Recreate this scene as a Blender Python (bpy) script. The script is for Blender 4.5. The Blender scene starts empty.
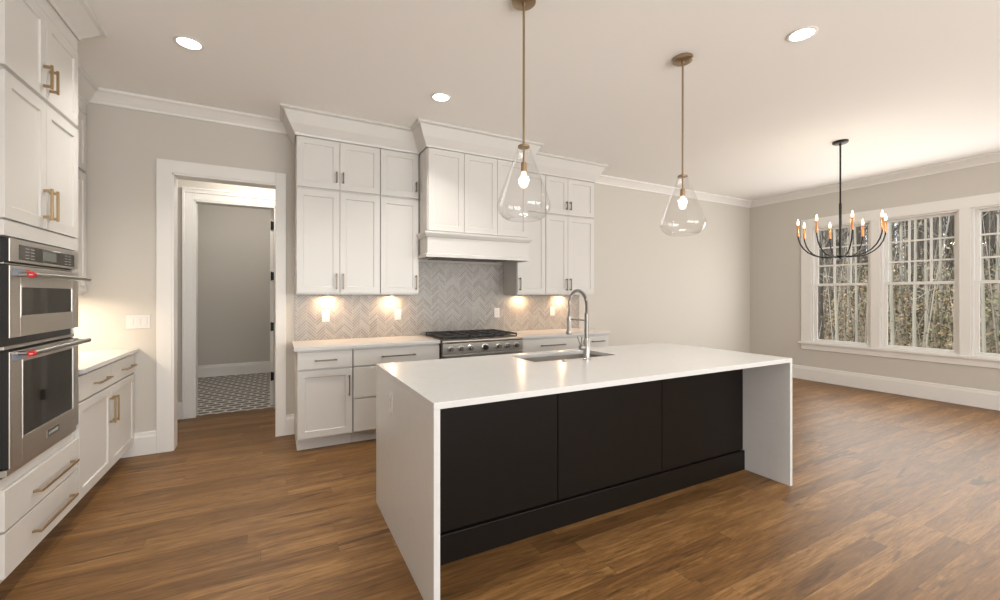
import bpy, bmesh, math, random
from mathutils import Vector, Matrix
PI = math.pi
R = math.radians
scene = bpy.context.scene
COL = scene.collection

# ------------------------------------------------------------------ camera
cam = bpy.data.cameras.new('camera')
cam.sensor_width = 36.0
cam.sensor_fit = 'HORIZONTAL'
cam.lens = 422.46 * 36.0 / 1000.0
cam.shift_y = -0.00497
cam.clip_start = 0.05
cam.clip_end = 300
camo = bpy.data.objects.new('camera', cam)
camo.location = (0, 0, 1.368)
camo.rotation_euler = (R(90), 0, R(-27.947))
COL.objects.link(camo)
scene.camera = camo

# ------------------------------------------------------------------ colour management, world, light
scene.view_settings.view_transform = 'Standard'
scene.view_settings.look = 'None'
scene.view_settings.gamma = 1.0
scene.view_settings.use_curve_mapping = False
scene.view_settings.exposure = 0.36
scene.cycles.use_denoising = True
scene.cycles.max_bounces = 8
scene.cycles.diffuse_bounces = 5
scene.cycles.transparent_max_bounces = 16
scene.cycles.caustics_reflective = False
scene.cycles.caustics_refractive = False
scene.cycles.sample_clamp_indirect = 6.0

world = bpy.data.worlds.new('overcast_sky')
scene.world = world
world.use_nodes = True
wb = world.node_tree.nodes['Background']
wb.inputs['Color'].default_value = (0.90, 0.95, 1.0, 1)
wb.inputs['Strength'].default_value = 1.3

WARM = (1.0, 0.84, 0.66)
SOFT = (1.0, 0.95, 0.87)
DAY = (1.0, 0.965, 0.91)
P_CAN = 8.0
P_PENDANT = 3.0
P_CANDLE = 1.6
P_PUCK = 2.3
P_REAR_LEFT = 145.0
P_REAR_RIGHT = 95.0
P_DINING = 47.0


def lamp(name, kind, loc, power, color, rot=(0, 0, 0), size=0.1, size_y=None, spot=None, blend=0.6, parent=None, spread=None):
    d = bpy.data.lights.new(name, kind)
    d.energy = power
    d.color = color
    if kind == 'AREA':
        d.shape = 'RECTANGLE' if size_y else 'DISK'
        d.size = size
        if spread:
            d.spread = R(spread)
        if size_y:
            d.size_y = size_y
    else:
        d.shadow_soft_size = size
    if kind == 'SPOT':
        d.spot_size = R(spot)
        d.spot_blend = blend
    o = bpy.data.objects.new(name, d)
    o.location = loc
    o.rotation_euler = rot
    if parent:
        o.parent = parent
    COL.objects.link(o)
    return o


sun = lamp('sun', 'SUN', (-10, 4, 12), 3.2, (1.0, 0.96, 0.9))
sun.rotation_euler = Vector((0.75, -0.12, -0.62)).to_track_quat('-Z', 'Y').to_euler()
sun.data.angle = R(12)
# daylight through the dining windows, then two fill lights added behind the camera
lamp('window_daylight', 'AREA', (7.50, 2.37, 1.52), P_DINING, DAY, rot=(0, R(90), 0), size=1.8, size_y=2.5)
lamp('rear_fill_light', 'AREA', (1.2, -3.35, 1.35), P_REAR_LEFT, (0.99, 0.985, 0.97), rot=(R(110), 0, 0), size=3.1, size_y=1.9)
lamp('rear_fill_light', 'AREA', (4.8, -3.35, 1.35), P_REAR_RIGHT, (1.0, 0.96, 0.90), rot=(R(110), 0, 0), size=3.1, size_y=1.9)

CEIL = 3.05
XL, XR, YB, YR = -1.67, 7.58, 4.635, -3.5


# ------------------------------------------------------------------ materials
def nodes_of(name):
    m = bpy.data.materials.new(name)
    m.use_nodes = True
    nt = m.node_tree
    return m, nt, nt.nodes['Principled BSDF']


def N(nt, kind, **kw):
    n = nt.nodes.new(kind)
    for k, v in kw.items():
        if k in n.inputs:
            n.inputs[k].default_value = v
        else:
            setattr(n, k, v)
    return n


def plain(name, col, rough=0.5, metal=0.0, noise=0.0, scale=8.0, bump=0.0, bscale=60.0, coat=0.0, stretch=None):
    m, nt, b = nodes_of(name)
    b.inputs['Base Color'].default_value = (*col, 1)
    b.inputs['Roughness'].default_value = rough
    b.inputs['Metallic'].default_value = metal
    b.inputs['Coat Weight'].default_value = coat
    geo = N(nt, 'ShaderNodeNewGeometry')
    src = geo.outputs['Position']
    if stretch:
        mp = N(nt, 'ShaderNodeMapping')
        mp.inputs['Scale'].default_value = stretch
        nt.links.new(src, mp.inputs['Vector'])
        src = mp.outputs['Vector']
    if noise:
        t = N(nt, 'ShaderNodeTexNoise', Scale=scale, Detail=4.0)
        nt.links.new(src, t.inputs['Vector'])
        mx = N(nt, 'ShaderNodeMix', data_type='RGBA')
        nt.links.new(t.outputs['Fac'], mx.inputs['Factor'])
        mx.inputs[6].default_value = (*[max(0, c * (1 - noise)) for c in col], 1)
        mx.inputs[7].default_value = (*[min(1, c * (1 + noise)) for c in col], 1)
        nt.links.new(mx.outputs[2], b.inputs['Base Color'])
    if bump:
        t2 = N(nt, 'ShaderNodeTexNoise', Scale=bscale, Detail=3.0)
        nt.links.new(src, t2.inputs['Vector'])
        bp = N(nt, 'ShaderNodeBump', Strength=bump, Distance=0.002)
        nt.links.new(t2.outputs['Fac'], bp.inputs['Height'])
        nt.links.new(bp.outputs['Normal'], b.inputs['Normal'])
    return m


def emit(name, col, strength):
    m, nt, b = nodes_of(name)
    b.inputs['Base Color'].default_value = (*col, 1)
    b.inputs['Emission Color'].default_value = (*col, 1)
    b.inputs['Emission Strength'].default_value = strength
    return m


def clear_glass(name, tint=(1, 1, 1), edge=0.35, base=0.03):
    m = bpy.data.materials.new(name)
    m.use_nodes = True
    nt = m.node_tree
    nt.nodes.clear()
    out = N(nt, 'ShaderNodeOutputMaterial')
    tr = N(nt, 'ShaderNodeBsdfTransparent')
    tr.inputs['Color'].default_value = (*tint, 1)
    gl = N(nt, 'ShaderNodeBsdfGlossy', Roughness=0.02)
    lw = N(nt, 'ShaderNodeLayerWeight', Blend=0.25)
    pw = N(nt, 'ShaderNodeMath', operation='POWER')
    pw.inputs[1].default_value = 2.0
    ma = N(nt, 'ShaderNodeMath', operation='MULTIPLY_ADD')
    ma.inputs[1].default_value = edge
    ma.inputs[2].default_value = base
    mix = N(nt, 'ShaderNodeMixShader')
    nt.links.new(lw.outputs['Facing'], pw.inputs[0])
    nt.links.new(pw.outputs[0], ma.inputs[0])
    nt.links.new(ma.outputs[0], mix.inputs[0])
    nt.links.new(tr.outputs[0], mix.inputs[1])
    nt.links.new(gl.outputs[0], mix.inputs[2])
    nt.links.new(mix.outputs[0], out.inputs['Surface'])
    return m


def math_n(nt, op, a, b=None, c=None):
    n = N(nt, 'ShaderNodeMath', operation=op)
    for i, v in enumerate((a, b, c)):
        if v is None:
            continue
        if isinstance(v, (int, float)):
            n.inputs[i].default_value = v
        else:
            nt.links.new(v, n.inputs[i])
    return n.outputs[0]


def wood_floor():
    m, nt, b = nodes_of('oak_plank_floor')
    L = nt.links.new
    geo = N(nt, 'ShaderNodeNewGeometry')
    sep = N(nt, 'ShaderNodeSeparateXYZ')
    L(geo.outputs['Position'], sep.inputs[0])
    W, LEN = 0.104, 1.5
    rowf = math_n(nt, 'DIVIDE', sep.outputs['Y'], W)
    row = math_n(nt, 'FLOOR', rowf)
    wn = N(nt, 'ShaderNodeTexWhiteNoise', noise_dimensions='1D')
    L(row, wn.inputs['W'])
    colf = math_n(nt, 'ADD', math_n(nt, 'DIVIDE', sep.outputs['X'], LEN), math_n(nt, 'MULTIPLY', wn.outputs['Value'], 7.3))
    colu = math_n(nt, 'FLOOR', colf)
    cid = N(nt, 'ShaderNodeCombineXYZ')
    L(row, cid.inputs[0])
    L(colu, cid.inputs[1])
    wn2 = N(nt, 'ShaderNodeTexWhiteNoise', noise_dimensions='2D')
    L(cid.outputs[0], wn2.inputs['Vector'])
    # grain: noise stretched along the plank, shifted per plank
    off = N(nt, 'ShaderNodeVectorMath', operation='MULTIPLY_ADD')
    L(wn2.outputs['Color'], off.inputs[0])
    off.inputs[1].default_value = (37, 19, 11)
    L(geo.outputs['Position'], off.inputs[2])
    mp = N(nt, 'ShaderNodeMapping')
    mp.inputs['Scale'].default_value = (1.0, 9.0, 1.0)
    L(off.outputs[0], mp.inputs['Vector'])
    g1 = N(nt, 'ShaderNodeTexNoise', Scale=2.2, Detail=6.0, Roughness=0.62, Distortion=1.4)
    L(mp.outputs[0], g1.inputs['Vector'])
    mp2 = N(nt, 'ShaderNodeMapping')
    mp2.inputs['Scale'].default_value = (3.0, 60.0, 1.0)
    L(off.outputs[0], mp2.inputs['Vector'])
    g2 = N(nt, 'ShaderNodeTexNoise', Scale=2.0, Detail=3.0, Roughness=0.6)
    L(mp2.outputs[0], g2.inputs['Vector'])
    mp3 = N(nt, 'ShaderNodeMapping')
    mp3.inputs['Scale'].default_value = (1.5, 13.0, 1.0)
    L(off.outputs[0], mp3.inputs['Vector'])
    g3 = N(nt, 'ShaderNodeTexNoise', Scale=1.1, Detail=4.0, Roughness=0.6, Distortion=0.6)
    L(mp3.outputs[0], g3.inputs['Vector'])
    v = math_n(nt, 'ADD', math_n(nt, 'MULTIPLY', wn2.outputs['Value'], 0.14),
               math_n(nt, 'ADD', math_n(nt, 'MULTIPLY', g1.outputs['Fac'], 0.51), math_n(nt, 'MULTIPLY', g2.outputs['Fac'], 0.33)))
    ramp = N(nt, 'ShaderNodeValToRGB')
    cr = ramp.color_ramp
    cr.elements[0].position = 0.30
    cr.elements[0].color = (0.072, 0.035, 0.013, 1)
    cr.elements[1].position = 0.70
    cr.elements[1].color = (0.325, 0.182, 0.072, 1)
    e = cr.elements.new(0.5)
    e.color = (0.170, 0.085, 0.030, 1)
    L(v, ramp.inputs[0])
    # short dark pores and flecks
    mp4 = N(nt, 'ShaderNodeMapping')
    mp4.inputs['Scale'].default_value = (7.0, 70.0, 1.0)
    L(off.outputs[0], mp4.inputs['Vector'])
    g4 = N(nt, 'ShaderNodeTexNoise', Scale=1.6, Detail=2.0, Distortion=0.8)
    L(mp4.outputs[0], g4.inputs['Vector'])
    fl = N(nt, 'ShaderNodeMapRange')
    fl.inputs['From Min'].default_value = 0.60
    fl.inputs['From Max'].default_value = 0.68
    L(g4.outputs['Fac'], fl.inputs['Value'])
    # dark mineral streaks
    st = N(nt, 'ShaderNodeMapRange')
    st.inputs['From Min'].default_value = 0.61
    st.inputs['From Max'].default_value = 0.675
    L(g3.outputs['Fac'], st.inputs['Value'])
    mx = N(nt, 'ShaderNodeMix', data_type='RGBA')
    L(math_n(nt, 'MAXIMUM', math_n(nt, 'MULTIPLY', st.outputs[0], 0.75), math_n(nt, 'MULTIPLY', fl.outputs[0], 0.45)), mx.inputs['Factor'])
    L(ramp.outputs[0], mx.inputs[6])
    mx.inputs[7].default_value = (0.05, 0.028, 0.015, 1)
    # joints
    fy = math_n(nt, 'FRACT', rowf)
    ey = math_n(nt, 'MINIMUM', fy, math_n(nt, 'SUBTRACT', 1.0, fy))
    fx = math_n(nt, 'FRACT', colf)
    ex = math_n(nt, 'MINIMUM', fx, math_n(nt, 'SUBTRACT', 1.0, fx))
    jy = math_n(nt, 'LESS_THAN', ey, 0.012)
    jx = math_n(nt, 'LESS_THAN', ex, 0.0008)
    j = math_n(nt, 'MAXIMUM', jy, jx)
    mx2 = N(nt, 'ShaderNodeMix', data_type='RGBA')
    L(math_n(nt, 'MULTIPLY', j, 0.55), mx2.inputs['Factor'])
    L(mx.outputs[2], mx2.inputs[6])
    mx2.inputs[7].default_value = (0.05, 0.025, 0.012, 1)
    L(mx2.outputs[2], b.inputs['Base Color'])
    ro = math_n(nt, 'MULTIPLY_ADD', g2.outputs['Fac'], 0.16, 0.34)
    L(ro, b.inputs['Roughness'])
    b.inputs['Specular IOR Level'].default_value = 0.22
    bp = N(nt, 'ShaderNodeBump', Strength=0.25, Distance=0.002)
    L(math_n(nt, 'SUBTRACT', math_n(nt, 'MULTIPLY', g2.outputs['Fac'], 0.3), j), bp.inputs['Height'])
    L(bp.outputs['Normal'], b.inputs['Normal'])
    return m


def patterned_tile():
    m, nt, b = nodes_of('patterned_cement_tile')
    L = nt.links.new
    geo = N(nt, 'ShaderNodeNewGeometry')
    sep = N(nt, 'ShaderNodeSeparateXYZ')
    L(geo.outputs['Position'], sep.inputs[0])
    p = 0.24
    row = math_n(nt, 'FLOOR', math_n(nt, 'DIVIDE', sep.outputs['Y'], p / 2))
    odd = math_n(nt, 'MODULO', math_n(nt, 'ABSOLUTE', row), 2.0)
    u = math_n(nt, 'SUBTRACT', math_n(nt, 'FRACT', math_n(nt, 'ADD', math_n(nt, 'DIVIDE', sep.outputs['X'], p / 1.6), math_n(nt, 'MULTIPLY', odd, 0.5))), 0.5)
    w = math_n(nt, 'SUBTRACT', math_n(nt, 'FRACT', math_n(nt, 'DIVIDE', sep.outputs['Y'], p / 2)), 0.5)
    r2 = math_n(nt, 'ADD', math_n(nt, 'POWER', math_n(nt, 'MULTIPLY', u, 2.0), 2.0), math_n(nt, 'POWER', math_n(nt, 'MULTIPLY', w, 2.1), 2.0))
    f = math_n(nt, 'LESS_THAN', r2, 0.88)
    mx = N(nt, 'ShaderNodeMix', data_type='RGBA')
    L(f, mx.inputs['Factor'])
    mx.inputs[6].default_value = (0.66, 0.63, 0.59, 1)
    mx.inputs[7].default_value = (0.115, 0.105, 0.098, 1)
    L(mx.outputs[2], b.inputs['Base Color'])
    b.inputs['Roughness'].default_value = 0.5
    return m


def herringbone_tile():
    m, nt, b = nodes_of('marble_mosaic_tile')
    L = nt.links.new
    geo = N(nt, 'ShaderNodeNewGeometry')
    n = N(nt, 'ShaderNodeTexNoise', Scale=9.0, Detail=5.0, Distortion=1.0)
    L(geo.outputs['Position'], n.inputs['Vector'])
    v = math_n(nt, 'ADD', math_n(nt, 'MULTIPLY', geo.outputs['Random Per Island'], 0.6), math_n(nt, 'MULTIPLY', n.outputs['Fac'], 0.4))
    ramp = N(nt, 'ShaderNodeValToRGB')
    ramp.color_ramp.elements[0].position = 0.15
    ramp.color_ramp.elements[0].color = (0.25, 0.228, 0.208, 1)
    ramp.color_ramp.elements[1].position = 0.8
    ramp.color_ramp.elements[1].color = (0.37, 0.342, 0.315, 1)
    L(v, ramp.inputs[0])
    L(ramp.outputs[0], b.inputs['Base Color'])
    b.inputs['Roughness'].default_value = 0.32
    return m


def quartz():
    m, nt, b = nodes_of('white_quartz')
    L = nt.links.new
    geo = N(nt, 'ShaderNodeNewGeometry')
    n = N(nt, 'ShaderNodeTexNoise', Scale=1.6, Detail=7.0, Roughness=0.6, Distortion=2.2)
    L(geo.outputs['Position'], n.inputs['Vector'])
    a = math_n(nt, 'ABSOLUTE', math_n(nt, 'SUBTRACT', n.outputs['Fac'], 0.5))
    vein = N(nt, 'ShaderNodeMapRange')
    vein.inputs['From Min'].default_value = 0.0
    vein.inputs['From Max'].default_value = 0.03
    vein.inputs['To Min'].default_value = 0.16
    vein.inputs['To Max'].default_value = 0.0
    L(a, vein.inputs['Value'])
    mx = N(nt, 'ShaderNodeMix', data_type='RGBA')
    L(vein.outputs[0], mx.inputs['Factor'])
    mx.inputs[6].default_value = (0.60, 0.60, 0.595, 1)
    mx.inputs[7].default_value = (0.51, 0.51, 0.505, 1)
    L(mx.outputs[2], b.inputs['Base Color'])
    b.inputs['Roughness'].default_value = 0.19
    return m


def leaf_litter():
    m, nt, b = nodes_of('leaf_litter')
    L = nt.links.new
    geo = N(nt, 'ShaderNodeNewGeometry')
    n = N(nt, 'ShaderNodeTexNoise', Scale=1.5, Detail=9.0, Roughness=0.75)
    L(geo.outputs['Position'], n.inputs['Vector'])
    ramp = N(nt, 'ShaderNodeValToRGB')
    ramp.color_ramp.elements[0].position = 0.33
    ramp.color_ramp.elements[0].color = (0.10, 0.075, 0.05, 1)
    ramp.color_ramp.elements[1].position = 0.68
    ramp.color_ramp.elements[1].color = (0.40, 0.31, 0.20, 1)
    L(n.outputs['Fac'], ramp.inputs[0])
    L(ramp.outputs[0], b.inputs['Base Color'])
    b.inputs['Roughness'].default_value = 0.9
    return m


def island_tint(name, c0, c1, rough=0.8):
    m, nt, b = nodes_of(name)
    geo = N(nt, 'ShaderNodeNewGeometry')
    mx = N(nt, 'ShaderNodeMix', data_type='RGBA')
    nt.links.new(geo.outputs['Random Per Island'], mx.inputs['Factor'])
    mx.inputs[6].default_value = (*c0, 1)
    mx.inputs[7].default_value = (*c1, 1)
    nt.links.new(mx.outputs[2], b.inputs['Base Color'])
    b.inputs['Roughness'].default_value = rough
    return m


M = {
    'wall': plain('greige_wall_paint', (0.56, 0.53, 0.485), 0.75, bump=0.06, bscale=180),
    'ceil': plain('ceiling_paint', (0.87, 0.86, 0.845), 0.8, bump=0.05, bscale=160),
    'trim': plain('white_trim_paint', (0.76, 0.745, 0.72), 0.42),
    'cab': plain('white_cabinet_paint', (0.63, 0.615, 0.59), 0.38),
    'black': plain('black_cabinet_paint', (0.009, 0.0068, 0.0055), 0.33, bump=0.03, bscale=300),
    'floor': wood_floor(),
    'tile_floor': patterned_tile(),
    'tile': herringbone_tile(),
    'grout': plain('pale_grout', (0.55, 0.52, 0.48), 0.8),
    'quartz': quartz(),
    'bronze': plain('champagne_bronze', (0.42, 0.30, 0.17), 0.34, 1.0),
    'darkbronze': plain('aged_brass', (0.20, 0.16, 0.115), 0.38, 1.0),
    'steel': plain('brushed_stainless', (0.66, 0.635, 0.60), 0.36, 1.0, noise=0.08, scale=4, stretch=(1, 1, 60)),
    'range_steel': plain('warm_stainless', (0.46, 0.43, 0.39), 0.33, 1.0),
    'brass_rod': plain('antique_brass', (0.36, 0.275, 0.18), 0.36, 1.0),
    'darknickel': plain('dark_nickel', (0.22, 0.215, 0.205), 0.36, 1.0),
    'chrome': plain('brushed_nickel', (0.38, 0.37, 0.355), 0.3, 1.0),
    'iron': plain('black_cast_iron', (0.014, 0.014, 0.014), 0.45),
    'blackglass': plain('black_oven_glass', (0.018, 0.017, 0.015), 0.06, 0.0, coat=0.4),
    'plastic_black': plain('black_enamel', (0.012, 0.012, 0.013), 0.35),
    'lcd': plain('grey_display', (0.16, 0.17, 0.155), 0.25),
    'mark': plain('pale_print', (0.45, 0.45, 0.43), 0.5),
    'red': plain('red_enamel', (0.55, 0.02, 0.03), 0.3),
    'sticker': plain('blue_film', (0.24, 0.27, 0.34), 0.3),
    'sticker_red': plain('orange_red_print', (0.55, 0.13, 0.07), 0.4),
    'plate': plain('white_plastic', (0.66, 0.65, 0.63), 0.35),
    'slot': plain('dark_slot', (0.05, 0.05, 0.05), 0.6),
    'glass': clear_glass('window_glass', (0.97, 0.985, 0.98), 0.10, 0.02),
    'pglass': clear_glass('blown_glass', (0.985, 0.985, 0.985), 0.55, 0.035),
    'copper': plain('copper_sleeve', (0.72, 0.36, 0.17), 0.3, 1.0),
    'darkmetal': plain('matte_black_metal', (0.02, 0.018, 0.016), 0.4, 0.6),
    'bulb': emit('warm_bulb', (1.0, 0.76, 0.46), 2.2),
    'candle_bulb': emit('flame_bulb', (1.0, 0.78, 0.54), 2.6),
    'lens': emit('downlight_lens', (1.0, 0.96, 0.90), 5.0),
    'puck': emit('puck_lens', (1.0, 0.86, 0.66), 4.0),
    'bark': plain('grey_bark', (0.085, 0.072, 0.060), 0.9, noise=0.5, scale=9, stretch=(1, 1, 0.12), bump=0.8, bscale=14),
    'sapling': plain('pale_bark', (0.33, 0.30, 0.25), 0.85, noise=0.35, scale=6, stretch=(1, 1, 0.2)),
    'ground': leaf_litter(),
    'dryleaf': island_tint('dry_leaves', (0.11, 0.078, 0.045), (0.44, 0.325, 0.20)),
    'greenleaf': island_tint('evergreen_leaves', (0.07, 0.085, 0.035), (0.26, 0.27, 0.13)),
    'twig': island_tint('bare_twigs', (0.10, 0.082, 0.065), (0.42, 0.37, 0.31)),
    'hinge': plain('black_hinge', (0.012, 0.012, 0.012), 0.4, 0.5),
}


M['black'].node_tree.nodes['Principled BSDF'].inputs['Specular IOR Level'].default_value = 0.14


# ------------------------------------------------------------------ mesh helpers
class MB:
    def __init__(self):
        self.bm = bmesh.new()

    def box(self, x0, x1, y0, y1, z0, z1):
        bm = self.bm
        v = [bm.verts.new((x, y, z)) for z in (z0, z1) for y in (y0, y1) for x in (x0, x1)]
        for f in ((0, 2, 3, 1), (4, 5, 7, 6), (0, 1, 5, 4), (2, 6, 7, 3), (0, 4, 6, 2), (1, 3, 7, 5)):
            bm.faces.new([v[i] for i in f])
        return self

    def tube(self, pts, rad, seg=12, caps=True):
        bm = self.bm
        pts = [Vector(p) for p in pts]
        rads = rad if isinstance(rad, (list, tuple)) else [rad] * len(pts)
        rings = []
        ref = None
        for i, p in enumerate(pts):
            a = pts[max(i - 1, 0)]
            b = pts[min(i + 1, len(pts) - 1)]
            t = (b - a).normalized()
            if ref is None:
                ref = Vector((0, 0, 1)) if abs(t.z) < 0.9 else Vector((1, 0, 0))
                ref = t.cross(ref).normalized()
            ref = (ref - t * ref.dot(t)).normalized()
            w = t.cross(ref)
            rings.append([bm.verts.new(p + (ref * math.cos(2 * PI * k / seg) + w * math.sin(2 * PI * k / seg)) * rads[i]) for k in range(seg)])
        for r0, r1 in zip(rings, rings[1:]):
            for k in range(seg):
                bm.faces.new((r0[k], r0[(k + 1) % seg], r1[(k + 1) % seg], r1[k]))
        if caps:
            bm.faces.new(list(reversed(rings[0])))
            bm.faces.new(rings[-1])
        return self

    def lathe(self, prof, c=(0, 0, 0), seg=32, axis='Z', close=False):
        """prof: (radius, height) pairs turned about an axis through c."""
        bm = self.bm
        c = Vector(c)

        def P(r, h, a):
            if axis == 'Z':
                return c + Vector((r * math.cos(a), r * math.sin(a), h))
            if axis == 'Y':
                return c + Vector((r * math.cos(a), h, r * math.sin(a)))
            return c + Vector((h, r * math.cos(a), r * math.sin(a)))
        rings = []
        for r, h in prof:
            if r < 1e-6:
                rings.append([bm.verts.new(P(0, h, 0))])
            else:
                rings.append([bm.verts.new(P(r, h, 2 * PI * k / seg)) for k in range(seg)])
        pairs = list(zip(rings, rings[1:]))
        if close:
            pairs.append((rings[-1], rings[0]))
        for a, b in pairs:
            for k in range(seg):
                k2 = (k + 1) % seg
                if len(a) == 1 and len(b) == 1:
                    continue
                if len(a) == 1:
                    bm.faces.new((a[0], b[k], b[k2]))
                elif len(b) == 1:
                    bm.faces.new((a[k], a[k2], b[0]))
                else:
                    bm.faces.new((a[k], a[k2], b[k2], b[k]))
        return self

    def shaker(self, x0, x1, z0, z1, yb=0.0, yf=-0.022, st=0.057, rec=0.009, step=0.004):
        """A frame-and-panel door in the XZ plane, its face towards -Y."""
        bm = self.bm

        def ring(m, y):
            return [bm.verts.new(p) for p in ((x0 + m, y, z0 + m), (x1 - m, y, z0 + m), (x1 - m, y, z1 - m), (x0 + m, y, z1 - m))]
        rs = [ring(0, yb), ring(0, yf), ring(st, yf), ring(st + step, yf + rec)]
        for a, b in zip(rs, rs[1:]):
            for k in range(4):
                bm.faces.new((a[k], a[(k + 1) % 4], b[(k + 1) % 4], b[k]))
        bm.faces.new(rs[-1])
        bm.faces.new(list(reversed(rs[0])))
        return self

    def quad(self, *ps):
        self.bm.faces.new([self.bm.verts.new(p) for p in ps])
        return self

    def sweep(self, path, prof):
        """Sweep a profile of (out, z) pairs along a 2D path, mitred; out is to the right of travel."""
        bm = self.bm
        path = [Vector(p) for p in path]
        rings = []
        for i, p in enumerate(path):
            ns = []
            if i > 0:
                d = (path[i] - path[i - 1]).normalized()
                ns.append(Vector((d.y, -d.x)))
            if i < len(path) - 1:
                d = (path[i + 1] - path[i]).normalized()
                ns.append(Vector((d.y, -d.x)))
            if len(ns) == 2:
                n = (ns[0] + ns[1])
                n = n / max(n.dot(ns[0]), 1e-4)
            else:
                n = ns[0]
            rings.append([bm.verts.new((p.x + n.x * o, p.y + n.y * o, z)) for o, z in prof])
        m = len(prof)
        for a, b in zip(rings, rings[1:]):
            for k in range(m):
                bm.faces.new((a[k], a[(k + 1) % m], b[(k + 1) % m], b[k]))
        bm.faces.new(rings[0])
        bm.faces.new(list(reversed(rings[-1])))
        return self

    def build(self, name, mat, parent=None, loc=(0, 0, 0), bevel=0.0, smooth=False, rot=None):
        bmesh.ops.recalc_face_normals(self.bm, faces=self.bm.faces)
        me = bpy.data.meshes.new(name)
        self.bm.to_mesh(me)
        self.bm.free()
        me.materials.append(mat)
        if smooth:
            for p in me.polygons:
                p.use_smooth = True
            try:
                me.set_sharp_from_angle(angle=R(40))
            except Exception:
                pass
        o = bpy.data.objects.new(name, me)
        o.location = loc
        if rot:
            o.rotation_euler = rot
        if parent:
            o.parent = parent
        COL.objects.link(o)
        if bevel:
            md = o.modifiers.new('bevel', 'BEVEL')
            md.width = bevel
            md.segments = 2
            md.limit_method = 'ANGLE'
            md.angle_limit = R(40)
        return o


def tag(o, label, cat, group=None, kind=None):
    if label:
        o['label'] = label
    if cat:
        o['category'] = cat
    if group:
        o['group'] = group
    if kind:
        o['kind'] = kind
    return o


def thing(name, label, cat, loc=(0, 0, 0), rotz=0.0, group=None):
    o = bpy.data.objects.new(name, None)
    o.empty_display_size = 0.1
    o.location = loc
    o.rotation_euler = (0, 0, rotz)
    COL.objects.link(o)
    return tag(o, label, cat, group)


def struct(o):
    o['kind'] = 'structure'
    return o


def copy_tree(o, parent=None):
    c = o.copy()
    COL.objects.link(c)
    if parent:
        c.parent = parent
    for ch in list(o.children):
        copy_tree(ch, c)
    return c


# ------------------------------------------------------------------ room shell
T = 0.14
DX0, DX1, DH = -0.807, 0.0, 2.44
struct(MB().box(XL - 0.2, XR + 0.15, YR - 0.2, 5.84, -0.1, 0).build('floor', M['floor']))
struct(MB().box(-1.75, 0.75, 5.84, 8.75, -0.1, 0.0).build('floor_laundry', M['tile_floor']))
struct(MB().box(XL - 0.2, XR + 0.15, YR - 0.2, 8.75, CEIL, CEIL + 0.12).build('ceiling', M['ceil']))
b = MB().box(XL - 0.2, DX0, YB, YB + T, 0, CEIL).box(DX1, XR + 0.15, YB, YB + T, 0, CEIL).box(DX0, DX1, YB, YB + T, DH, CEIL)
struct(b.build('wall_back', M['wall']))
struct(MB().box(XL - 0.14, XL, YR, YB, 0, CEIL).build('wall_left', M['wall']))
# vestibule and laundry behind the doorway
b = MB().box(-1.75, DX0, 5.77, 5.90, 0, CEIL).box(DX1, 0.75, 5.77, 5.90, 0, CEIL).box(DX0, DX1, 5.77, 5.90, 2.43, CEIL)
struct(b.build('wall_vestibule', M['wall']))
b = MB().box(-1.75, -1.61, YB + T, 8.75, 0, CEIL).box(0.61, 0.75, YB + T, 8.75, 0, CEIL).box(-1.61, 0.61, 8.55, 8.69, 0, CEIL)
struct(b.build('wall_laundry', M['wall']))

# right wall with three window openings
WZ0, WZ1 = 0.615, 2.44
WINS = [(2.873, 3.636), (1.982, 2.764), (1.098, 1.880)]
b = MB().box(XR, XR + 0.15, YR, 1.098, 0, CEIL).box(XR, XR + 0.15, 3.636, YB, 0, CEIL)
b.box(XR, XR + 0.15, 1.098, 3.636, 0, WZ0).box(XR, XR + 0.15, 1.098, 3.636, WZ1, CEIL)
b.box(XR, XR + 0.15, 1.880, 1.982, WZ0, WZ1).box(XR, XR + 0.15, 2.764, 2.873, WZ0, WZ1)
struct(b.build('wall_right', M['wall']))
# unseen rear wall; its two glazed openings are added as light sources
b = MB().box(XL - 0.14, -0.4, YR - 0.15, YR, 0, CEIL).box(2.8, 3.2, YR - 0.15, YR, 0, CEIL).box(6.4, XR + 0.15, YR - 0.15, YR, 0, CEIL)
b.box(-0.4, 2.8, YR - 0.15, YR, 2.45, CEIL).box(3.2, 6.4, YR - 0.15, YR, 2.45, CEIL)
b.box(-0.4, 2.8, YR - 0.15, YR, 0, 0.4).box(3.2, 6.4, YR - 0.15, YR, 0, 0.4)
struct(b.build('wall_rear', M['wall']))


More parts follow.
